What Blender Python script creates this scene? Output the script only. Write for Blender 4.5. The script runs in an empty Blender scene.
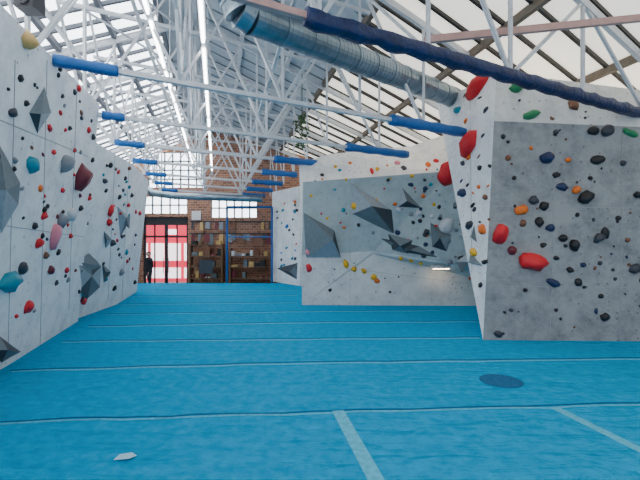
import bpy, bmesh, math, random
from mathutils import Vector, Matrix, noise
from mathutils.bvhtree import BVHTree
random.seed(7)
F=400.0; CH=1.6; AX=0.2575
CAM=Vector((0,0,CH))
def W(px,py,D): return Vector(((px-320)/F*D, D, CH+(245-py)/F*D))
def G(px,py):
    D=F*CH/(py-245.0); return Vector(((px-320)/F*D, D, 0))
def R(u,v,z):            # building frame (skewed to the mats)
    Y=v+.453*u; return Vector((u-AX*Y, Y, z))
def U(u,Y,z): return Vector((u-AX*Y, Y, z))
C=bpy.context.scene.collection
# ---------------- materials
def mat(name,col,rough=.6,metal=0,noise_amt=0,nscale=8,bump=0,bscale=60,emit=0,col2=None,spec=.5,dist=.03):
    m=bpy.data.materials.new(name); m.use_nodes=True
    nt=m.node_tree; b=nt.nodes['Principled BSDF']
    b.inputs['Base Color'].default_value=(*col,1); b.inputs['Roughness'].default_value=rough
    b.inputs['Metallic'].default_value=metal; b.inputs['Specular IOR Level'].default_value=spec
    tc=nt.nodes.new('ShaderNodeTexCoord')
    if noise_amt>0 or col2:
        n=nt.nodes.new('ShaderNodeTexNoise'); n.inputs['Scale'].default_value=nscale; n.inputs['Detail'].default_value=8; n.inputs['Roughness'].default_value=.65
        nt.links.new(tc.outputs['Object'],n.inputs['Vector'])
        r=nt.nodes.new('ShaderNodeValToRGB'); r.color_ramp.elements[0].position=.35; r.color_ramp.elements[1].position=.65
        c2=col2 if col2 else tuple(c*(1-noise_amt) for c in col)
        r.color_ramp.elements[0].color=(*c2,1); r.color_ramp.elements[1].color=(*col,1)
        nt.links.new(n.outputs['Fac'],r.inputs['Fac']); nt.links.new(r.outputs['Color'],b.inputs['Base Color'])
    if bump>0:
        n2=nt.nodes.new('ShaderNodeTexNoise'); n2.inputs['Scale'].default_value=bscale; n2.inputs['Detail'].default_value=4
        nt.links.new(tc.outputs['Object'],n2.inputs['Vector'])
        bp=nt.nodes.new('ShaderNodeBump'); bp.inputs['Strength'].default_value=bump; bp.inputs['Distance'].default_value=dist
        nt.links.new(n2.outputs['Fac'],bp.inputs['Height']); nt.links.new(bp.outputs['Normal'],b.inputs['Normal'])
    if emit>0:
        b.inputs['Emission Color'].default_value=(*col,1); b.inputs['Emission Strength'].default_value=emit
    return m
def wallmat(name,base,dirt,speck=.55):
    m=mat(name,base,.75); nt=m.node_tree; b=nt.nodes['Principled BSDF']
    tc=nt.nodes.new('ShaderNodeTexCoord')
    n=nt.nodes.new('ShaderNodeTexNoise'); n.inputs['Scale'].default_value=2.2; n.inputs['Detail'].default_value=12; n.inputs['Roughness'].default_value=.8
    nt.links.new(tc.outputs['Object'],n.inputs['Vector'])
    r=nt.nodes.new('ShaderNodeValToRGB'); r.color_ramp.elements[0].position=.36; r.color_ramp.elements[1].position=.56
    r.color_ramp.elements[0].color=(*dirt,1); r.color_ramp.elements[1].color=(*base,1)
    nt.links.new(n.outputs['Fac'],r.inputs['Fac'])
    v=nt.nodes.new('ShaderNodeTexVoronoi'); v.inputs['Scale'].default_value=6.5; v.inputs['Randomness'].default_value=.45
    nt.links.new(tc.outputs['Object'],v.inputs['Vector'])
    l=nt.nodes.new('ShaderNodeMath'); l.operation='LESS_THAN'; l.inputs[1].default_value=.11
    nt.links.new(v.outputs['Distance'],l.inputs[0])
    ml=nt.nodes.new('ShaderNodeMath'); ml.operation='MULTIPLY'; ml.inputs[1].default_value=speck
    nt.links.new(l.outputs[0],ml.inputs[0])
    mx=nt.nodes.new('ShaderNodeMixRGB'); mx.inputs[2].default_value=(.10,.10,.11,1)
    nt.links.new(ml.outputs[0],mx.inputs[0]); nt.links.new(r.outputs['Color'],mx.inputs[1]); nt.links.new(mx.outputs[0],b.inputs['Base Color'])
    return m
M_wall=wallmat('wall_paint_white',(.90,.90,.89),(.68,.69,.71))
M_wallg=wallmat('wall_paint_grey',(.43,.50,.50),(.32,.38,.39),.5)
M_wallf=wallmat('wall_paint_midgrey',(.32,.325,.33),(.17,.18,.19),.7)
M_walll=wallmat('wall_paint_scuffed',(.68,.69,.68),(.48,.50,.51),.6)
M_joint=mat('panel_joint',(.33,.34,.36),.8)
M_mat=mat('mat_blue',(.0,.335,.60),.95,0,0,9.0,.7,7,col2=(.0,.26,.50),spec=.04,dist=.06)
nt=M_mat.node_tree; b=nt.nodes['Principled BSDF']
old=b.inputs['Normal'].links[0].from_node
tc=nt.nodes.new('ShaderNodeTexCoord'); mp=nt.nodes.new('ShaderNodeMapping'); mp.inputs['Scale'].default_value=(.8,3.2,1)
nn=nt.nodes.new('ShaderNodeTexNoise'); nn.inputs['Scale'].default_value=1.7; nn.inputs['Detail'].default_value=5; nn.inputs['Distortion'].default_value=1.2
nt.links.new(tc.outputs['Object'],mp.inputs[0]); nt.links.new(mp.outputs[0],nn.inputs['Vector'])
b2_=nt.nodes.new('ShaderNodeBump'); b2_.inputs['Strength'].default_value=.8; b2_.inputs['Distance'].default_value=.14
nt.links.new(nn.outputs['Fac'],b2_.inputs['Height']); nt.links.new(old.outputs['Normal'],b2_.inputs['Normal']); nt.links.new(b2_.outputs['Normal'],b.inputs['Normal'])
M_seam=mat('seam_pale',(.10,.50,.70),.8,0,.3,20,spec=.2)
M_seamd=mat('seam_dark',(.01,.11,.25),.8,0,.3,20,spec=.2)
M_shade=mat('shade_oval',(.0,.11,.26),.9,0,.3,20)  # dark blue for the shaded oval, shade put into the colour
M_white=mat('steel_white',(.70,.72,.75),.45,0,.2,5)
M_pink=mat('steel_primer',(.62,.36,.32),.5,0,.2,6)
M_pad=mat('pad_blue',(.003,.12,.40),.45,0,.2,10,.3,20)
M_padn=mat('pad_navy',(.004,.022,.11),.5,0,.5,6,.8,14)
M_duct=mat('duct_galvanised',(.28,.36,.42),.35,.8,.35,3)
M_plank=mat('roof_board',(.58,.62,.66),.6,0,.2,3)
M_dark=mat('dark_metal',(.03,.03,.035),.5)
M_bar=mat('glazing_bar',(.02,.018,.017),.6)
M_timber=mat('roof_timber',(.16,.13,.10),.7,0,.3,6)
M_skyR=mat('skylight_warm',(1,.94,.82),.6,emit=1.15)
M_skyL=mat('skylight_glass',(.92,.96,1),.4,emit=5.5)
M_tube=mat('fluoro_tube',(1,1,1),.4,emit=14)
M_win=mat('window_glass_bright',(.88,.94,1),.3,emit=5)
M_conc=mat('concrete',(.25,.25,.25),.7,0,.3,4)
M_black=mat('black_rubber',(.015,.015,.018),.6)
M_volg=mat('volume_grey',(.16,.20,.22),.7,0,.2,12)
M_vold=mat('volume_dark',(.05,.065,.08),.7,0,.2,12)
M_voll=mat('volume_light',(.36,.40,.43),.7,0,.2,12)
M_leaf=mat('leaf',(.05,.12,.03),.6,0,.4,30)
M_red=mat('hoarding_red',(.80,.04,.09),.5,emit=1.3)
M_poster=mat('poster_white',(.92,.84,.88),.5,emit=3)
M_notice=mat('notice_white',(.8,.8,.8),.6)
M_shelfwood=mat('shelf_wood',(.22,.12,.06),.6,0,.3,8)
M_brick=bpy.data.materials.new('brick'); M_brick.use_nodes=True
nt=M_brick.node_tree; b=nt.nodes['Principled BSDF']; b.inputs['Roughness'].default_value=.85
tc=nt.nodes.new('ShaderNodeTexCoord'); sp=nt.nodes.new('ShaderNodeSeparateXYZ'); cb=nt.nodes.new('ShaderNodeCombineXYZ'); br=nt.nodes.new('ShaderNodeTexBrick')
nt.links.new(tc.outputs['Object'],sp.inputs[0]); nt.links.new(sp.outputs[0],cb.inputs[0]); nt.links.new(sp.outputs[2],cb.inputs[1]); nt.links.new(cb.outputs[0],br.inputs['Vector'])
br.inputs['Scale'].default_value=2.2; br.inputs['Color1'].default_value=(.46,.20,.11,1); br.inputs['Color2'].default_value=(.24,.10,.06,1); br.inputs['Mortar'].default_value=(.45,.36,.30,1)
nt.links.new(br.outputs['Color'],b.inputs['Base Color'])
# ---------------- mesh helpers
def obj(name,bm,mats,smooth=False,parent=None):
    me=bpy.data.meshes.new(name); bm.to_mesh(me); bm.free()
    for m in (mats if isinstance(mats,(list,tuple)) else [mats]): me.materials.append(m)
    if smooth:
        for p in me.polygons: p.use_smooth=True
    o=bpy.data.objects.new(name,me); C.objects.link(o)
    if parent: o.parent=parent
    return o
def beam(bm,p,q,w,h=None,mi=0,up=Vector((0,0,1))):
    h=h or w; d=(q-p); 
    if d.length<1e-5: return
    d=d.normalized(); 
    if abs(d.dot(up))>.98: up=Vector((1,0,0))
    s=d.cross(up).normalized(); t=s.cross(d).normalized()
    vs=[bm.verts.new(e+s*a*w/2+t*c*h/2) for e in (p,q) for a,c in ((-1,-1),(1,-1),(1,1),(-1,1))]
    for f in ((0,1,2,3),(7,6,5,4),(0,4,5,1),(1,5,6,2),(2,6,7,3),(3,7,4,0)):
        fc=bm.faces.new([vs[i] for i in f]); fc.material_index=mi
def box(bm,x0,x1,y0,y1,z0,z1,mi=0):
    beam(bm,Vector((x0,(y0+y1)/2,(z0+z1)/2)),Vector((x1,(y0+y1)/2,(z0+z1)/2)),abs(y1-y0),abs(z1-z0),mi)
def cyl(bm,p,q,r,n=16,mi=0,r2=None,caps=True):
    r2=r if r2 is None else r2
    d=(q-p).normalized(); up=Vector((0,0,1)) if abs(d.z)<.95 else Vector((1,0,0))
    s=d.cross(up).normalized(); t=s.cross(d)
    A=[bm.verts.new(p+(s*math.cos(a)+t*math.sin(a))*r) for a in [2*math.pi*i/n for i in range(n)]]
    B=[bm.verts.new(q+(s*math.cos(a)+t*math.sin(a))*r2) for a in [2*math.pi*i/n for i in range(n)]]
    for i in range(n):
        f=bm.faces.new((A[i],A[(i+1)%n],B[(i+1)%n],B[i])); f.material_index=mi
    if caps:
        bm.faces.new(A[::-1]).material_index=mi; bm.faces.new(B).material_index=mi
def faces(bm,pts,fl,mis=None):
    vs=[bm.verts.new(p) for p in pts]
    for k,f in enumerate(fl):
        fc=bm.faces.new([vs[i] for i in f]); fc.material_index=mis[k] if mis else 0
    return vs
def fix(bm): bmesh.ops.recalc_face_normals(bm,faces=bm.faces)
# ---------------- floor / mats
bm=bmesh.new(); box(bm,-14,14,-3,28,-.6,-.5); fix(bm); obj('floor',bm,M_conc)
bm=bmesh.new()
faces(bm,[U(-4.6,-2,0),U(10.3,-2,0),U(10.3,16.8,0),U(-4.6,16.8,0),U(-4.6,-2,-.5),U(10.3,-2,-.5),U(10.3,16.8,-.5),U(-4.6,16.8,-.5)],
 [(0,1,2,3),(7,6,5,4),(0,4,5,1),(1,5,6,2),(2,6,7,3),(3,7,4,0)]); fix(bm); crash=obj('crash_mat_floor',bm,M_mat)
def strip(bm,pts,w,mi,z=.006):
    for a,b2 in zip(pts[:-1],pts[1:]):
        a=a.copy();b2=b2.copy();a.z=b2.z=z/2
        beam(bm,a,b2,w,z,mi)
bm=bmesh.new()
def seamline(pl,w,mi):
    P=[G(*p) for p in pl]; out=[]
    for a,b2 in zip(P[:-1],P[1:]):
        n=14
        for i in range(n):
            q=a.lerp(b2,i/n); q.y+=.014*math.sin(q.x*5)+.012*random.uniform(-1,1); out.append(q)
    out.append(P[-1]); strip(bm,out,w,mi)
for pl,w in (([(-60,424),(0,421),(330,411),(700,401)],.018),([(12,370),(300,362),(700,357)],.03),([(62,341),(300,338.5),(480,337)],.03),
          ([(88,326),(300,322),(478,321)],.03),([(104,314),(300,311),(440,310)],.025),([(118,304),(298,302)],.025),([(132,296),(298,295)],.02),([(142,290),(298,289.5)],.02)):
    seamline(pl,w,1); 
    seamline([(a,b2+ (b2-245)*.013) for a,b2 in pl],w*1.3,0)
strip(bm,[G(338,411),G(376,480),G(420,560)],.115,0,.005)
strip(bm,[G(555,408),G(640,450),G(720,490)],.09,0,.005)
obj('mat_seam_strips',bm,[M_seam,M_seamd])
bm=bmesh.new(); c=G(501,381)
cyl(bm,Vector((c.x,c.y,0.001)),Vector((c.x,c.y,.006)),.24,24); obj('floor_shade_oval',bm,M_shade)  # thin dark disc painting in a shadowed oval on the mat
bm=bmesh.new(); c=G(125,458)
faces(bm,[Vector((c.x+a,c.y+b_,z)) for a,b_,z in ((-.07,-.04,.006),(.05,-.05,.02),(.08,.02,.008),(.03,.05,.018),(-.06,.04,.008))],[(0,1,2,3,4)]); obj('paper_scrap',bm,mat('paper',(.35,.62,.75),.8))
# ---------------- climbing walls
trees=[]; wallobjs=[]
def addwall(name,bm,mats):
    fix(bm); bm.normal_update(); t=BVHTree.FromBMesh(bm); trees.append(t); o=obj(name,bm,mats); wallobjs.append(o); return o
bm=bmesh.new()
faces(bm,[U(-2.78,-1.5,0),U(-2.78,5.4,0),U(-2.92,8.4,0),U(-1.9,-1.5,3.45),U(-1.93,4.6,3.80),U(-1.98,6.75,3.98),
          U(-4.3,-1.5,0),U(-4.3,8.4,0),U(-4.3,-1.5,3.45),U(-4.3,6.75,3.98)],
 [(0,1,4,3),(1,2,5,4),(2,7,9,5),(0,3,8,6),(3,4,5,9,8),(0,6,7,2,1),(6,8,9,7)])
addwall('climbing_wall_left',bm,[M_wall])
bm=bmesh.new()
faces(bm,[U(-3.05,8.6,0),U(-2.70,10.8,0),U(-2.75,13.7,0),U(-2.25,7.4,3.5),U(-2.0,9.6,3.52),U(-2.12,12.4,3.6),
          U(-4.3,8.6,0),U(-4.3,13.7,0),U(-4.3,7.4,3.5),U(-4.3,12.4,3.6)],
 [(0,1,4,3),(1,2,5,4),(2,7,9,5),(0,3,8,6),(3,4,5,9,8),(0,6,7,2,1),(6,8,9,7)])
addwall('climbing_wall_left',bm,[M_wall])
# middle block
bm=bmesh.new()
P=[W(302,305,10.67),W(482,306,10.5),
   W(302,255,10.67),W(374,251,10.56),W(492,270,9.7),
   W(303,182,10.3),W(452,171,9.8),
   W(299,163,10.6),W(330,154,10.9),W(412,146,11.6),W(440,136,11.6),W(520,128,11.6),
   W(303,182,10.6),W(452,171,11.2),
   W(374,254,10.6),W(482,280,10.5),
   W(520,171,9.8),W(520,270,9.7)]
P[0].z=P[1].z=0
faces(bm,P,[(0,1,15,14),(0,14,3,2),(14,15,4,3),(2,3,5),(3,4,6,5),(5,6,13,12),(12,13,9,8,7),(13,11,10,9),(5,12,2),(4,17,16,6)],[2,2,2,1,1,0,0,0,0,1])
b0=[Vector((p.x+.25,12.6,p.z)) for p in (P[0],P[7],P[11],P[1])]
faces(bm,b0,[(0,1,2,3)])
faces(bm,[P[0],b0[0],b0[1],P[7],P[12],P[2]],[(0,1,2,3,4,5)],[0])
faces(bm,[P[7],b0[1],b0[2],P[11],P[10],P[9],P[8]],[(0,1,2,3,4,5,6)],[0])
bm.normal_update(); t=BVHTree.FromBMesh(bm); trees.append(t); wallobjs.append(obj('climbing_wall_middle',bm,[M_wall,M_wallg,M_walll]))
# right block
A=W(437,103,9.5);B=W(497,72,7.0);Cc=W(483,340,6.74);K=W(494,121,6.72);
Kr=W(720,130,6.5);Tr=W(720,100,6.8);Br=W(720,343,6.6); Bk=Vector((4.4,10.3,0))
Cc.z=0;Br.z=0
Trb=Vector((6.5,10,A.z)); Brb=Vector((6.5,10.3,0))
bm=bmesh.new()
faces(bm,[A,B,Cc,K,Kr,Tr,Br,Bk,Trb,Brb],[(0,1,3,2),(1,5,4,3),(3,4,6,2),(0,2,7),(0,8,5,1),(0,7,9,8),(5,8,9,6,4),(2,6,9,7)],[0,2,1,0,0,0,0,0])
addwall('climbing_wall_right',bm,[M_wall,M_wallf,M_walll])
# far slab wall right of corridor
bm=bmesh.new()
q=[W(300,286,15.6),W(273,281.5,17.5),W(272,192,17.5),W(300,186,15.6)]
bq=[p+Vector((1.6,.4,0)) for p in q]
q[0].z=q[1].z=bq[0].z=bq[1].z=0
faces(bm,q+bq,[(0,1,2,3),(7,6,5,4),(0,4,5,1),(1,5,6,2),(2,6,7,3),(3,7,4,0)])
addwall('climbing_wall_far',bm,[M_wall])
def hit(px,py):
    d=Vector(((px-320)/F,1,(245-py)/F)); L=d.length; dn=d/L; best=None
    for i,t in enumerate(trees):
        loc,n,_,dist=t.ray_cast(CAM,dn)
        if loc and (best is None or dist<best[2]):
            if n.dot(dn)>0: n=-n
            best=(loc,n,dist,i)
    return best
# plywood panel joints, as thin filler strips on the wall surfaces
jb=[bmesh.new() for _ in trees]
for a,b2 in (((556,124),(550,338)),((622,127),(620,340)),((493,206),(640,208)),((488,286),(640,288)),
             ((15,60),(8,350)),((47,60),(40,345)),((77,84),(68,330)),((0,120),(96,160)),((0,225),(92,238)),((115,155),(108,300)),((129,165),(122,297)),
             ((350,182),(350,300)),((400,180),(400,250)),((306,226),(370,226)),((360,270),(470,284)),((430,285),(432,304)),((470,95),(472,270))):
    n=12; pr=None
    for i in range(n+1):
        r=hit(a[0]+(b2[0]-a[0])*i/n,a[1]+(b2[1]-a[1])*i/n)
        if r and pr and r[3]==pr[3] and (r[0]-pr[0]).length<1.2:
            beam(jb[r[3]],pr[0]+pr[1]*.001,r[0]+r[1]*.001,.008,.008)
        pr=r
for k,j in enumerate(jb): obj('panel_joints',j,M_joint,parent=wallobjs[k])
# ---------------- holds
HC={'red':(.72,.01,.02),'maroon':(.16,.015,.03),'orange':(.85,.17,.01),'yellow':(.85,.45,.01),'blue':(.01,.18,.60),'teal':(.0,.28,.38),'green':(.01,.22,.08),
    'black':(.010,.010,.014),'dgrey':(.04,.045,.06),'grey':(.24,.26,.29),'brown':(.20,.08,.04),'pink':(.80,.25,.33),'navy':(.010,.025,.09),'white':(.62,.63,.66),'tan':(.62,.40,.14)}
hn=list(HC); HM=[mat('hold_'+k,v,.5,0,.15,25) for k,v in HC.items()]
hb=[bmesh.new() for _ in trees]
def hold(px,py,w,h,col,rot=0,prot=.5,wedge=.0):
    r=hit(px,py)
    if not r: return
    loc,n,dist,i=r; D=loc.y; bm=hb[i]
    up=Vector((0,0,1)); s=up.cross(n).normalized(); t=n.cross(s)
    sx=w/2/F*D; sz=h/2/F*D
    sx=sx/ max(.45,abs(s.x))
    sd=min(sx,sz)*prot*1.5
    res=bmesh.ops.create_icosphere(bm,subdivisions=2 if w>5 else 1,radius=1)
    seed=Vector((random.random()*50,random.random()*50,0)); ca,sa=math.cos(rot),math.sin(rot)
    for v in res['verts']:
        c=v.co.copy(); k=1+.38*noise.noise(c*1.3+seed)+.12*noise.noise(c*3.1+seed)
        c*=k; c.z=max(c.z,-.15)
        x,y=c.x*sx,c.y*sz; x,y=x*ca-y*sa,x*sa+y*ca
        v.co=loc+s*x+t*y+n*(c.z*sd)
    mi=hn.index(col)
    for v in res['verts']:
        for f in v.link_faces: f.material_index=mi; f.smooth=True
L=[ # left wall
(26,40,8,20,'tan'),(45,20,5,16,'dgrey'),(72,55,4,6,'red'),(78,88,4,7,'red'),(74,92,4,5,'dgrey'),(60,113,4,5,'red'),(49,128,5,7,'red'),(62,96,3,5,'black'),(84,84,3,5,'orange'),
(31,165,9,16,'teal'),(64,163,8,20,'grey'),(79,178,11,28,'maroon'),(74,150,3,5,'red'),(53,152,4,6,'red'),(40,188,5,8,'orange'),(53,235,7,28,'pink'),(43,216,5,9,'red'),(70,214,7,13,'white'),(60,220,6,16,'grey'),
(38,243,6,10,'red'),(22,268,8,12,'dgrey'),(8,281,17,22,'teal'),(28,307,9,13,'red'),(50,270,6,9,'maroon'),(58,252,5,7,'black'),(47,206,4,6,'black'),(34,226,5,8,'black'),(62,190,4,6,'red'),(70,236,4,6,'red'),(56,283,4,7,'dgrey'),
(80,208,4,7,'black'),(89,198,4,6,'red'),(92,160,4,6,'black'),(88,130,4,6,'red'),(81,118,4,5,'dgrey'),(69,128,3,6,'black'),(20,78,5,9,'black'),(12,112,6,9,'dgrey'),(58,75,3,6,'black'),(66,270,4,7,'red'),(45,255,5,8,'brown'),
(110,165,4,7,'black'),(118,172,3,5,'red'),(125,178,3,5,'dgrey'),(110,210,5,14,'red'),(108,222,4,8,'red'),(119,197,3,6,'black'),(131,195,3,6,'black'),(128,205,3,5,'red'),(112,243,4,8,'dgrey'),(126,252,4,7,'teal'),(121,272,5,8,'grey'),(114,288,4,6,'black'),(139,213,3,5,'red'),(104,181,4,6,'dgrey'),(134,282,3,5,'black'),
# middle
(356,205,9,12,'yellow'),(361,196,7,5,'blue'),(346,264,6,9,'yellow'),(354,269,6,6,'yellow'),(364,271,5,7,'yellow'),(374,277,6,6,'yellow'),(377,281,6,5,'orange'),(309,268,6,9,'red'),(308,252,6,7,'pink'),
(401,258,4,6,'yellow'),(411,260,4,6,'yellow'),(421,263,4,6,'yellow'),(395,204,5,4,'orange'),(423,196,5,5,'orange'),(372,171,5,8,'red'),(377,169,4,6,'yellow'),(397,163,6,5,'pink'),(404,168,6,5,'dgrey'),(428,165,6,6,'orange'),(436,161,6,5,'red'),
(444,178,5,6,'yellow'),(340,170,5,4,'teal'),(322,175,5,4,'black'),(388,180,4,4,'black'),(350,163,5,4,'orange'),(412,176,5,4,'yellow'),(425,180,4,4,'black'),(420,221,5,5,'black'),(436,226,4,4,'red'),(447,226,13,18,'white'),(427,232,6,6,'dgrey'),(337,254,5,5,'black'),(405,244,5,4,'black'),(462,259,8,7,'dgrey'),(450,262,6,6,'grey'),(330,290,4,4,'black'),(390,292,3,3,'dgrey'),(439,207,4,5,'black'),(383,222,4,4,'red'),
# right white side
(478,87,17,22,'red'),(470,144,14,23,'red'),(447,173,17,24,'red'),(458,110,6,7,'teal'),(455,92,5,6,'black'),(486,110,5,6,'dgrey'),(463,163,5,6,'dgrey'),(462,193,8,9,'navy'),(473,205,5,5,'black'),(455,205,5,6,'grey'),(480,168,4,6,'black'),(486,197,5,7,'brown'),(479,187,4,5,'orange'),(470,225,6,8,'dgrey'),(483,229,7,10,'orange'),(474,252,6,8,'yellow'),(485,262,5,6,'black'),(481,285,4,6,'black'),(466,121,4,5,'orange'),
# right front
(500,234,16,21,'red'),(532,262,28,19,'red'),(521,210,14,10,'orange'),(547,158,15,12,'navy'),(550,155,8,6,'brown'),(585,198,16,14,'black'),(531,115,20,9,'green'),(573,105,11,12,'brown'),(597,102,11,9,'black'),(516,88,13,12,'green'),(607,131,12,13,'dgrey'),(593,131,12,9,'black'),(630,133,18,8,'green'),(597,160,13,9,'black'),(556,132,6,5,'dgrey'),(562,187,11,9,'navy'),(576,190,9,8,'orange'),(556,175,8,6,'black'),
(533,200,9,9,'dgrey'),(544,206,10,9,'black'),(539,222,9,10,'black'),(523,223,7,8,'brown'),(550,228,10,8,'navy'),(563,238,9,8,'black'),(574,245,10,12,'black'),(599,238,13,9,'dgrey'),(605,233,7,12,'black'),(577,215,5,5,'black'),(556,258,6,5,'black'),(553,283,15,8,'navy'),(570,270,7,6,'black'),(578,282,8,9,'black'),(600,263,5,5,'dgrey'),(512,251,9,10,'maroon'),(634,269,11,10,'dgrey'),(637,195,8,7,'black'),(605,317,10,9,'black'),(498,334,9,7,'dgrey'),(601,296,6,5,'black'),(525,290,5,5,'black'),(514,178,5,5,'black'),(623,163,6,6,'dgrey'),(618,218,6,5,'black'),(531,148,4,5,'orange'),(503,137,5,6,'black'),(508,158,6,6,'brown'),(511,310,5,4,'dgrey'),(556,310,5,4,'black'),(627,240,5,6,'brown'),(590,178,5,5,'black'),(568,160,6,5,'orange'),(583,265,6,5,'navy'),(543,245,6,5,'black')]
for h in L: hold(*h[:5],rot=random.uniform(-.5,.5),prot=random.uniform(.5,.8))
def rnd(n,x0,x1,y0,y1,cols,s0,s1,asp=1.0):
    for _ in range(n):
        s=random.uniform(s0,s1); hold(random.uniform(x0,x1),random.uniform(y0,y1),s,s*asp*random.uniform(.7,1.3),random.choice(cols),rot=random.uniform(-.6,.6),prot=.6)
rnd(48,5,95,60,320,['red','black','black','dgrey','grey','brown','black','maroon'],2.2,4,1.6)
rnd(34,103,136,150,280,['red','black','dgrey','grey','teal','brown'],1.6,3,1.5)
rnd(34,310,440,165,245,['black','dgrey','red','orange','yellow','teal','grey'],2,4.5)
rnd(24,395,468,180,262,['black','dgrey','white','grey','navy'],3,6)
rnd(16,310,470,262,300,['black','dgrey'],1.2,2.2)
rnd(14,455,490,90,280,['black','dgrey','brown','orange'],2.5,5)
rnd(42,500,636,82,335,['black','dgrey','black','navy','brown'],2,5)
rnd(26,275,298,200,275,['black','dgrey','orange','blue','teal'],2,4)
rnd(24,640,700,110,330,['black','dgrey','red','navy','green'],3,9)
for i,bmh in enumerate(hb): obj('climbing_holds',bmh,HM)
# ---------------- volumes
def volume(base,apex,prot,mt,extra=None):
    pts=[];n=None
    for p in base:
        r=hit(*p)
        if not r: return
        pts.append(r[0]-r[1]*.01); n=r[1]
    ra=hit(*apex); a=W(apex[0],apex[1],ra[0].y-prot)
    bm=bmesh.new(); vs=[bm.verts.new(p) for p in pts]; av=bm.verts.new(a)
    for i in range(len(vs)):
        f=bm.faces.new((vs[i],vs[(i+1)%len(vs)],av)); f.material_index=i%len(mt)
    bm.faces.new(vs[::-1]); fix(bm)
    return obj('climbing_volume',bm,mt)
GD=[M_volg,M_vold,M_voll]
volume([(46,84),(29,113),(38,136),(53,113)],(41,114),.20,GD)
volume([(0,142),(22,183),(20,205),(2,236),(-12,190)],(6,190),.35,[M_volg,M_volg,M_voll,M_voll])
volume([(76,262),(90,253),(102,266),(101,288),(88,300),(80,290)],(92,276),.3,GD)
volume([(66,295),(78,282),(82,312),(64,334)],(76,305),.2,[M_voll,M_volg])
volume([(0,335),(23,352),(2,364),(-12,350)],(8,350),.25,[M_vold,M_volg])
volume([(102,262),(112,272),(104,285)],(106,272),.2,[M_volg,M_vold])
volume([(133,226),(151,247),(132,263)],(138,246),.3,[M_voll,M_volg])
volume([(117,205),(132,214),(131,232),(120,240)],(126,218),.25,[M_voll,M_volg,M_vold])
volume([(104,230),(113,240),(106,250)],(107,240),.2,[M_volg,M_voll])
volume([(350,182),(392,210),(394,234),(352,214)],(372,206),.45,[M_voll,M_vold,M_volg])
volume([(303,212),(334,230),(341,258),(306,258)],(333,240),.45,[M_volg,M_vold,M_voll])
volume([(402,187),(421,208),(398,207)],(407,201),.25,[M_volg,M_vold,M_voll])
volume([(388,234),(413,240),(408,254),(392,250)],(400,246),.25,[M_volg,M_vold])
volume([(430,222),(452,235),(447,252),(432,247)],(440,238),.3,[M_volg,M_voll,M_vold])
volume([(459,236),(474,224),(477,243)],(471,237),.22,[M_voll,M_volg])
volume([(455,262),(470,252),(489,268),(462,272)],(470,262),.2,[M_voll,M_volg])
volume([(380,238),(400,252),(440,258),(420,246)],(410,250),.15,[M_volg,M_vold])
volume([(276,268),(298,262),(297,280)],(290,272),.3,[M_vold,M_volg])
# ---------------- roof
RU=-.5; RZ=7.0; ZR=.28; ZL=.5; UL=-4.8; UR=10.5
def rz(u): return RZ-ZR*(u-RU) if u>RU else RZ-ZL*(RU-u)
V0,V1=-4,23
def slab(bm,u0,u1,v0,v1,mi=0,off=0,th=.03):
    p=[R(u0,v0,rz(u0)+off),R(u1,v0,rz(u1)+off),R(u1,v1,rz(u1)+off),R(u0,v1,rz(u0)+off)]
    q=[x+Vector((0,0,th)) for x in p]
    faces(bm,p+q,[(3,2,1,0),(4,5,6,7),(0,1,5,4),(1,2,6,5),(2,3,7,6),(3,0,4,7)],[mi]*6)
roof=bmesh.new()
slab(roof,-1.25,RU,V0,V1,0); slab(roof,RU,2.9,V0,V1,0); slab(roof,UL-.2,-4.3,V0,V1,0); slab(roof,9.3,UR,V0,V1,0)
slab(roof,-4.3,-1.25,V0,V1,1); slab(roof,2.9,9.3,V0,V1,2)
obj('ceiling',roof,[M_plank,M_skyL,M_skyR])
bm=bmesh.new()
v=V0
while v<V1:
    beam(bm,R(2.9,v,rz(2.9)-.03),R(9.3,v,rz(9.3)-.03),.055,.08,0); v+=.62
v=V0
while v<V1:
    beam(bm,R(-4.3,v,rz(-4.3)-.03),R(-1.25,v,rz(-1.25)-.03),.07,.08,4)
    beam(bm,R(-.5,v,rz(-.5)-.01),R(2.9,v,rz(2.9)-.01),.03,.02,3); v+=.5
for u in (2.9,5.0,7.1,9.2): beam(bm,R(u,V0,rz(u)-.1),R(u,V1,rz(u)-.1),.09,.14,2)
for u in (-4.2,-3.2,-2.2,-1.25,-.5,.6,1.8): beam(bm,R(u,V0,rz(u)-.08),R(u,V1,rz(u)-.08),.09,.13,4 if u<-1 else 1)
obj('roof_purlins',bm,[M_bar,M_white,M_timber,M_volg,mat('glazing_bar_grey',(.08,.09,.11),.6)])
TV=[-.6,1.45,3.46,5.64,7.65,9.57,11.4,13.3,15.1,16.9]
ends={3.46:9.8,5.64:4.95,7.65:4.62,9.57:2.7,11.4:2.46,13.3:2.3,15.1:2.2,16.9:2.1}
rp={5.64:3.05,7.65:2.9,9.57:1.45,11.4:1.35,13.3:1.2,15.1:1.15,16.9:1.1}
TZ=3.8
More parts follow.
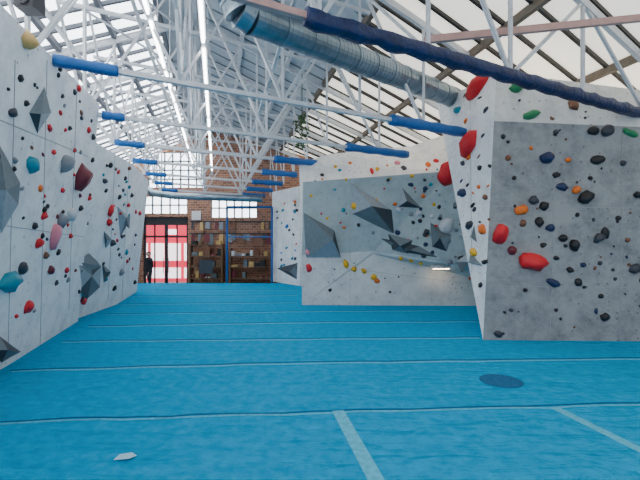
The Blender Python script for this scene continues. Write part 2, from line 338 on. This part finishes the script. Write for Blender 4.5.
for v in TV:
    bm=bmesh.new(); ue=ends.get(v,9.8)
    mi=1 if v in(3.46,) else 0
    beam(bm,R(-2.3,v,TZ),R(ue,v,TZ),.065,.065,mi)
    beam(bm,R(UL,v,rz(UL)-.16),R(RU,v,RZ-.16),.07,.12); beam(bm,R(RU,v,RZ-.16),R(UR-.3,v,rz(UR-.3)-.16),.07,.12)
    nodes=[-2.2,-.5,1.0,2.4]+([3.8] if ue>3.7 else [])+([5.4,7.2,9.0] if ue>9 else [])
    for i,u in enumerate(nodes):
        beam(bm,R(u,v,TZ),R(u,v,rz(u)-.16),.045)
        if i+1<len(nodes):
            w=nodes[i+1]
            if i%2==0: beam(bm,R(u,v,TZ),R(w,v,rz(w)-.16),.045)
            else: beam(bm,R(u,v,rz(u)-.16),R(w,v,TZ),.045)
    beam(bm,R(-2.2,v,TZ),R(-3.6,v,rz(-3.6)-.16),.05)
    beam(bm,R(-2.6,v,5.55),R(2.6,v,5.55),.05,.06)
    beam(bm,R(-1.4,v,5.55),R(-.5,v,TZ),.035); beam(bm,R(.5,v,5.55),R(-.5,v,TZ),.035)
    obj('roof_truss',bm,[M_white,M_pink])
bm=bmesh.new()
for i in range(len(TV)-1):
    a,b2=TV[i],TV[i+1]
    for u in (-.5,2.4,-2.2):
        beam(bm,R(u,a,TZ),R(u,b2,rz(u)-.3),.035); 
        if u!=2.4: beam(bm,R(u,a,rz(u)-.3),R(u,b2,TZ),.035)
    beam(bm,R(-2.2,a,5.5),R(-.5,b2,5.5),.03)
for u,z in ((-.5,4.5),(-2.2,4.6),(1.0,4.75),(-1.35,5.5)): beam(bm,R(u,-3,z),R(u,17,z),.05,.05)
obj('roof_bracing',bm,M_white)
# blue pads
def pad(v,u0,u1,m,r=.085,sag=0):
    bm=bmesh.new(); n=max(6,int((u1-u0)*8))
    ring=[]
    for i in range(n+1):
        u=u0+(u1-u0)*i/n; c=R(u,v,TZ-sag*abs(math.sin(i*.9))); rr=r*(1+.10*math.sin(i*1.7)+random.uniform(-.05,.05)); 
        d=(R(1,0,0)-R(0,0,0)).normalized(); s=Vector((0,0,1)).cross(d)
        ring.append([bm.verts.new(c+s*math.copysign(abs(math.cos(a))**.6,math.cos(a))*rr+Vector((0,0,1))*math.copysign(abs(math.sin(a))**.6,math.sin(a))*rr) for a in [2*math.pi*k/12 for k in range(12)]])
    for A2,B2 in zip(ring[:-1],ring[1:]):
        for k in range(12): bm.faces.new((A2[k],A2[(k+1)%12],B2[(k+1)%12],B2[k]))
    bm.faces.new(ring[0][::-1]); bm.faces.new(ring[-1]); fix(bm)
    obj('beam_pad',bm,m,True)
pad(3.46,.85,8.0,M_padn,.08,.02)
for v in rp:
    pad(v,rp[v],ends[v]+.02,M_pad,.085); pad(v,-1.95 if v<8 else -2.2,-1.25 if v<6 else -1.6,M_pad,.065)
bm=bmesh.new(); beam(bm,W(425,40,5.2),W(720,10,5.6),.06,.09); obj('steel_beam',bm,M_pink)
for u,v0,v1,z in ((-.18,2.5,15.5,4.25),(-.85,2.5,15.5,4.45)):
    bm=bmesh.new(); v=v0
    beam(bm,R(u,v0,z+.05),R(u,v1,z+.05),.07,.05,0)
    while v<v1-1.3:
        cyl(bm,R(u,v,z),R(u,v+1.3,z),.02,8,1)
        beam(bm,R(u,v+.6,z+.05),R(u,v+.6,rz(u)-.1),.012,.012,0); v+=1.5
    obj('fluorescent_light',bm,[M_white,M_tube])
# duct
def duct(name,pts,r,m):
    bm=bmesh.new()
    for a,b2 in zip(pts[:-1],pts[1:]):
        cyl(bm,a,b2,r,24,0,caps=True)
        d=(b2-a); n=max(1,int(d.length/.45)); dn=d.normalized()
        for i in range(n+1):
            c=a+d*i/n; cyl(bm,c-dn*.015,c+dn*.015,r*1.06,24,0)
        n=int(d.length/.09)
        for i in range(n):
            c=a+d*i/n; cyl(bm,c-dn*.005,c+dn*.005,r*1.02,24,0)
    return obj(name,bm,m)
D1=W(250,17,4.9);D2=W(462,101,9.0)
duct('ventilation_duct',[W(234,-40,4.8),W(236,0,4.8),W(241,11,4.83),D1,D2],.2,M_duct)
duct('ventilation_pipe',[W(146,188,17),W(152,193,16.8),W(175,196,16.8),W(262,199,16.8)],.14,M_duct)
# hanging plant
bm=bmesh.new()
c0=W(302,132,10)
for i in range(110):
    p=c0+Vector((random.gauss(0,.09),random.gauss(0,.09),random.uniform(-.4,.4)))
    a=Vector((random.uniform(-1,1),random.uniform(-1,1),random.uniform(-1,1))).normalized()*.05; b_=a.cross(Vector((random.random(),1,random.random()))).normalized()*.025
    faces(bm,[p-a,p+b_,p+a,p-b_],[(0,1,2,3)])
beam(bm,c0+Vector((0,0,-.4)),Vector((c0.x,c0.y,6.0)),.02)
obj('hanging_ivy',bm,M_leaf)
# loudspeaker
bm=bmesh.new(); s=W(30,4,4.4); box(bm,s.x-.1,s.x+.1,s.y-.1,s.y+.1,s.z-.08,s.z+.12,0); beam(bm,s,s+Vector((-.1,0,.9)),.03); cyl(bm,s+Vector((0,-.1,0)),s+Vector((0,-.12,0)),.06,16,0); obj('loudspeaker',bm,M_dark)
# ---------------- building shell
YW=18.6
def X(px,D=YW): return (px-320)/F*D
def Z(py,D=YW): return CH+(245-py)/F*D
ops=[(X(143),X(188),-.5,Z(217)),(X(143),X(187),Z(214),Z(196)),(X(211),X(257),Z(218),Z(198)),(X(148),X(204),Z(188),Z(152))]
xs=sorted(set([-10.5,8]+[o[0] for o in ops]+[o[1] for o in ops])); zs=sorted(set([-.5,7.4]+[o[2] for o in ops]+[o[3] for o in ops]))
bm=bmesh.new()
for i in range(len(xs)-1):
    for j in range(len(zs)-1):
        cx=(xs[i]+xs[i+1])/2; cz=(zs[j]+zs[j+1])/2
        if any(o[0]<cx<o[1] and o[2]<cz<o[3] for o in ops): continue
        box(bm,xs[i],xs[i+1],YW,YW+.35,zs[j],zs[j+1])
obj('wall_back',bm,M_brick)
for n,o in enumerate(ops[1:],1):
    bm=bmesh.new()
    box(bm,o[0],o[1],YW+.12,YW+.14,o[2],o[3],1)
    nx=max(3,int((o[1]-o[0])/.35)); nz=max(2,int((o[3]-o[2])/.4))
    for i in range(nx+1):
        x=o[0]+(o[1]-o[0])*i/nx; box(bm,x-.03,x+.03,YW+.06,YW+.12,o[2],o[3],0)
    for j in range(nz+1):
        z=o[2]+(o[3]-o[2])*j/nz; box(bm,o[0],o[1],YW+.06,YW+.12,z-.03,z+.03,0)
    obj('window_%d'%n,bm,[M_volg,M_win])
bm=bmesh.new(); faces(bm,[U(-4.8,-4,-.5),U(-4.8,19.2,-.5),U(-4.8,19.2,4.9),U(-4.8,-4,4.9),U(-5,-4,-.5),U(-5,19.2,-.5),U(-5,19.2,4.9),U(-5,-4,4.9)],[(0,1,2,3),(7,6,5,4),(0,4,5,1),(1,5,6,2),(2,6,7,3),(3,7,4,0)]); obj('wall_left',bm,M_plank)
bm=bmesh.new(); faces(bm,[U(10.4,-3,-.5),U(10.4,19.2,-.5),U(10.4,19.2,4.0),U(10.4,-3,4.0),U(10.6,-3,-.5),U(10.6,19.2,-.5),U(10.6,19.2,4.0),U(10.6,-3,4.0)],[(0,1,2,3),(7,6,5,4),(0,4,5,1),(1,5,6,2),(2,6,7,3),(3,7,4,0)]); obj('wall_right',bm,M_plank)
# door
gl=bpy.data.materials.new('door_glass'); gl.use_nodes=True; g=gl.node_tree.nodes['Principled BSDF']; g.inputs['Transmission Weight'].default_value=1; g.inputs['Roughness'].default_value=.02; g.inputs['IOR'].default_value=1.02
o=ops[0]; bm=bmesh.new(); x0,x1,z0,z1=o; zt=Z(225); xm=(x0+x1)/2
for a,b_,c,d in ((x0,x0+.09,z0,z1),(x1-.09,x1,z0,z1),(x0,x1,zt,z1),(xm-.07,xm+.07,z0,zt),(x0,x1,z0,z0+.15),(x0,x1,1.95,2.04)):
    box(bm,a,b_,YW+.08,YW+.16,c,d,0)
for xx in (x0+.5,xm+.5): box(bm,xx-.03,xx+.03,YW+.1,YW+.14,z0,zt,0)
cyl(bm,Vector((xm-.12,YW+.04,.3)),Vector((xm-.12,YW+.04,1.0)),.02,8,2); cyl(bm,Vector((xm+.12,YW+.04,.3)),Vector((xm+.12,YW+.04,1.0)),.02,8,2)
box(bm,x0+.05,x1-.05,YW+.11,YW+.12,z0+.1,zt,1)
obj('door_1',bm,[M_dark,gl,M_duct])
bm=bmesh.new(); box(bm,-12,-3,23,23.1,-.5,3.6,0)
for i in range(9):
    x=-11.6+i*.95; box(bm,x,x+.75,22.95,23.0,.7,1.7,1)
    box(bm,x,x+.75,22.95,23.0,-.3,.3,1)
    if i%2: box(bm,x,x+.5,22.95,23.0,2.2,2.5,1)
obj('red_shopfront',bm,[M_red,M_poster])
# ---------------- shelves, gear & blue frame
def shelf(x0,x1,z1,y0,cols):
    bm=bmesh.new()
    for x in (x0,x1): box(bm,x-.03,x+.03,y0,y0+.45,-.5,z1,0)
    z=-.4
    while z<z1+.01:
        box(bm,x0,x1,y0,y0+.42,z-.02,z+.02,0)
        x=x0+.06
        while x<x1-.2:
            w=random.uniform(.1,.3); h=random.uniform(.06,.34)
            if random.random()<.8: box(bm,x,x+w,y0+random.uniform(0,.1),y0+.35,z+.02,z+h,random.randint(1,len(cols)))
            x+=w+.05
        z+=.5
    obj('storage_shelf',bm,[M_shelfwood]+cols)
SC=[M_black,M_volg,M_shelfwood,HM[hn.index('maroon')],HM[hn.index('brown')],HM[hn.index('tan')],HM[hn.index('grey')],M_notice]
shelf(X(190,18),X(222,18),Z(244,18),17.95,SC); shelf(X(230,18),X(271,18),Z(248,18),17.95,SC)
bm=bmesh.new()
for zr,hm in ((Z(222),.45),(Z(234),.6)):
    box(bm,X(190),X(271),YW-.06,YW-.02,zr,zr+.05,0)
    x=X(192)
    while x<X(269):
        if random.random()<(.55 if zr>Z(230) else .85):
            w=random.uniform(.08,.26); h=random.uniform(.2,hm)
            faces(bm,[Vector((x,YW-.05,zr)),Vector((x+w,YW-.05,zr)),Vector((x+w*1.15,YW-.12,zr-h)),Vector((x-w*.1,YW-.12,zr-h*.9))],[(0,1,2,3)],[random.randint(0,6)])
        x+=random.uniform(.16,.34)
obj('hanging_gear',bm,[M_dark,M_vold,HM[hn.index('brown')],M_volg,HM[hn.index('maroon')],HM[hn.index('tan')],HM[hn.index('grey')]])
bm=bmesh.new(); xx=X(206,17.4); 
box(bm,xx-.3,xx+.3,17.38,17.42,.35,.95,1); beam(bm,Vector((xx-.3,17.4,-.5)),Vector((xx-.15,17.42,1.1)),.04); beam(bm,Vector((xx+.3,17.4,-.5)),Vector((xx+.15,17.42,1.1)),.04); beam(bm,Vector((xx,17.75,-.5)),Vector((xx,17.44,1.1)),.04)
obj('display_easel',bm,[M_shelfwood,M_vold])
bm=bmesh.new()
a=W(227,207,17.2); b2=W(272,207,17.2)
for p in (a,b2): cyl(bm,Vector((p.x,p.y,-.5)),p,.05,10)
cyl(bm,a,b2,.05,10); cyl(bm,Vector((a.x,a.y,1.95)),Vector((b2.x,b2.y,1.95)),.03,8)
obj('training_frame',bm,M_pad)
bm=bmesh.new(); box(bm,X(192),X(201),YW-.05,YW-.01,Z(220),Z(211)); obj('notice_board',bm,M_notice)
# warm lamp under the overhang
M_warm=mat('lamp_warm',(1,.75,.45),.5,emit=14)
bm=bmesh.new(); c=W(441,268,10.2); box(bm,c.x-.22,c.x+.22,c.y-.05,c.y+.05,c.z-.01,c.z+.06,0); box(bm,c.x-.2,c.x+.2,c.y-.035,c.y+.035,c.z-.03,c.z-.01,1); box(bm,c.x-.03,c.x+.03,c.y,10.56,c.z,c.z+.04,0); obj('batten_light',bm,[M_white,M_warm])
# ---------------- person
M_cloth=mat('dark_clothes',(.02,.022,.03),.8,0,.2,20); M_skin=mat('skin',(.55,.32,.24),.5); M_hair=mat('hair',(.03,.02,.015),.7)
per=bpy.data.objects.new('person',None); C.objects.link(per); per.location=(X(149,17.3),17.3,-.5); per.rotation_euler=(0,0,math.radians(-40)); per.scale=(1.06,1.06,1.06)
def skinobj(name,verts,edges,rad,m,root=0):
    me=bpy.data.meshes.new(name); me.from_pydata(verts,edges,[]); o=bpy.data.objects.new(name,me); C.objects.link(o); o.parent=per
    s=o.modifiers.new('s','SKIN'); s.use_smooth_shade=True
    for i,r in enumerate(rad): me.skin_vertices[0].data[i].radius=(r,r*.85) if isinstance(r,float) else r
    for d in me.skin_vertices[0].data: d.use_root=False
    me.skin_vertices[0].data[root].use_root=True
    o.modifiers.new('u','SUBSURF').levels=1; o.modifiers['u'].render_levels=2; me.materials.append(m); return o
V=[(0,0,.95),(0,0,1.12),(0,0,1.32),(0,0,1.43),(.17,0,1.40),(.24,.03,1.12),(.22,-.12,.90),(-.17,0,1.40),(-.24,.03,1.12),(-.2,-.12,.92),
   (.10,0,.88),(.11,-.03,.50),(.12,.02,.10),(.13,-.12,.04),(-.10,0,.88),(-.12,.08,.50),(-.12,.18,.10),(-.13,.06,.04)]
E=[(0,1),(1,2),(2,3),(3,4),(4,5),(5,6),(3,7),(7,8),(8,9),(0,10),(10,11),(11,12),(12,13),(0,14),(14,15),(15,16),(16,17)]
skinobj('body',V,E,[(.15,.11),(.14,.10),(.17,.12),(.10,.08),.075,.05,.038,.075,.05,.038,.095,.065,.045,.04,.095,.065,.045,.04],M_cloth)
skinobj('neck',[(0,0,1.42),(0,-.01,1.52)],[(0,1)],[.055,.05],M_skin)
bm=bmesh.new(); r=bmesh.ops.create_uvsphere(bm,u_segments=20,v_segments=14,radius=1)
for v in r['verts']:
    c=v.co; k=1-.18*max(0,-c.z); v.co=Vector((c.x*.075*k,c.y*.095*k-.01,1.61+c.z*.115))
for f in bm.faces:
    m_=f.calc_center_median(); f.material_index=1 if (m_.z>1.66 or (m_.y>.01 and m_.z>1.57)) else 0; f.smooth=True
cyl(bm,Vector((0,-.10,1.60)),Vector((0,-.125,1.585)),.016,8,0,.012)
for sx in (-1,1):
    cyl(bm,Vector((sx*.072,0,1.605)),Vector((sx*.086,.01,1.605)),.028,10,0); cyl(bm,Vector((sx*.028,-.092,1.625)),Vector((sx*.028,-.101,1.625)),.009,8,2)
box(bm,-.022,.022,-.1,-.092,1.548,1.554,2)
obj('head',bm,[M_skin,M_hair,M_black],parent=per)
for k,(hx,hy,hz) in enumerate(((.22,-.13,.88),(-.2,-.13,.90))):
    vv=[(hx,hy,hz),(hx,hy-.02,hz-.06)]; ee=[(0,1)]; rr=[.03,.034]
    skinobj('hand_palm_%d'%k,vv,ee,rr,M_skin)
    for f in range(5):
        dx=(-.03+.018*f) if f<4 else .045; z0_=hz-.08 if f<4 else hz-.04; ln=(.06,.07,.065,.05,.04)[f]
        skinobj('finger_%d_%d'%(k,f),[(hx+dx*.8,hy-.02,z0_+.02),(hx+dx,hy-.03,z0_-ln*.5),(hx+dx,hy-.05,z0_-ln)],[(0,1),(1,2)],[.009,.008,.007],M_skin)
# ---------------- light / world / camera
w=bpy.data.worlds.new('World'); bpy.context.scene.world=w; w.use_nodes=True
w.node_tree.nodes['Background'].inputs[0].default_value=(.92,.95,1,1); w.node_tree.nodes['Background'].inputs[1].default_value=1.4
cam=bpy.data.cameras.new('Camera'); co=bpy.data.objects.new('Camera',cam); C.objects.link(co)
co.location=CAM; co.rotation_euler=(math.pi/2,0,0); cam.sensor_width=36; cam.lens=F/640*36; cam.shift_y=5/640; cam.clip_end=200
bpy.context.scene.camera=co
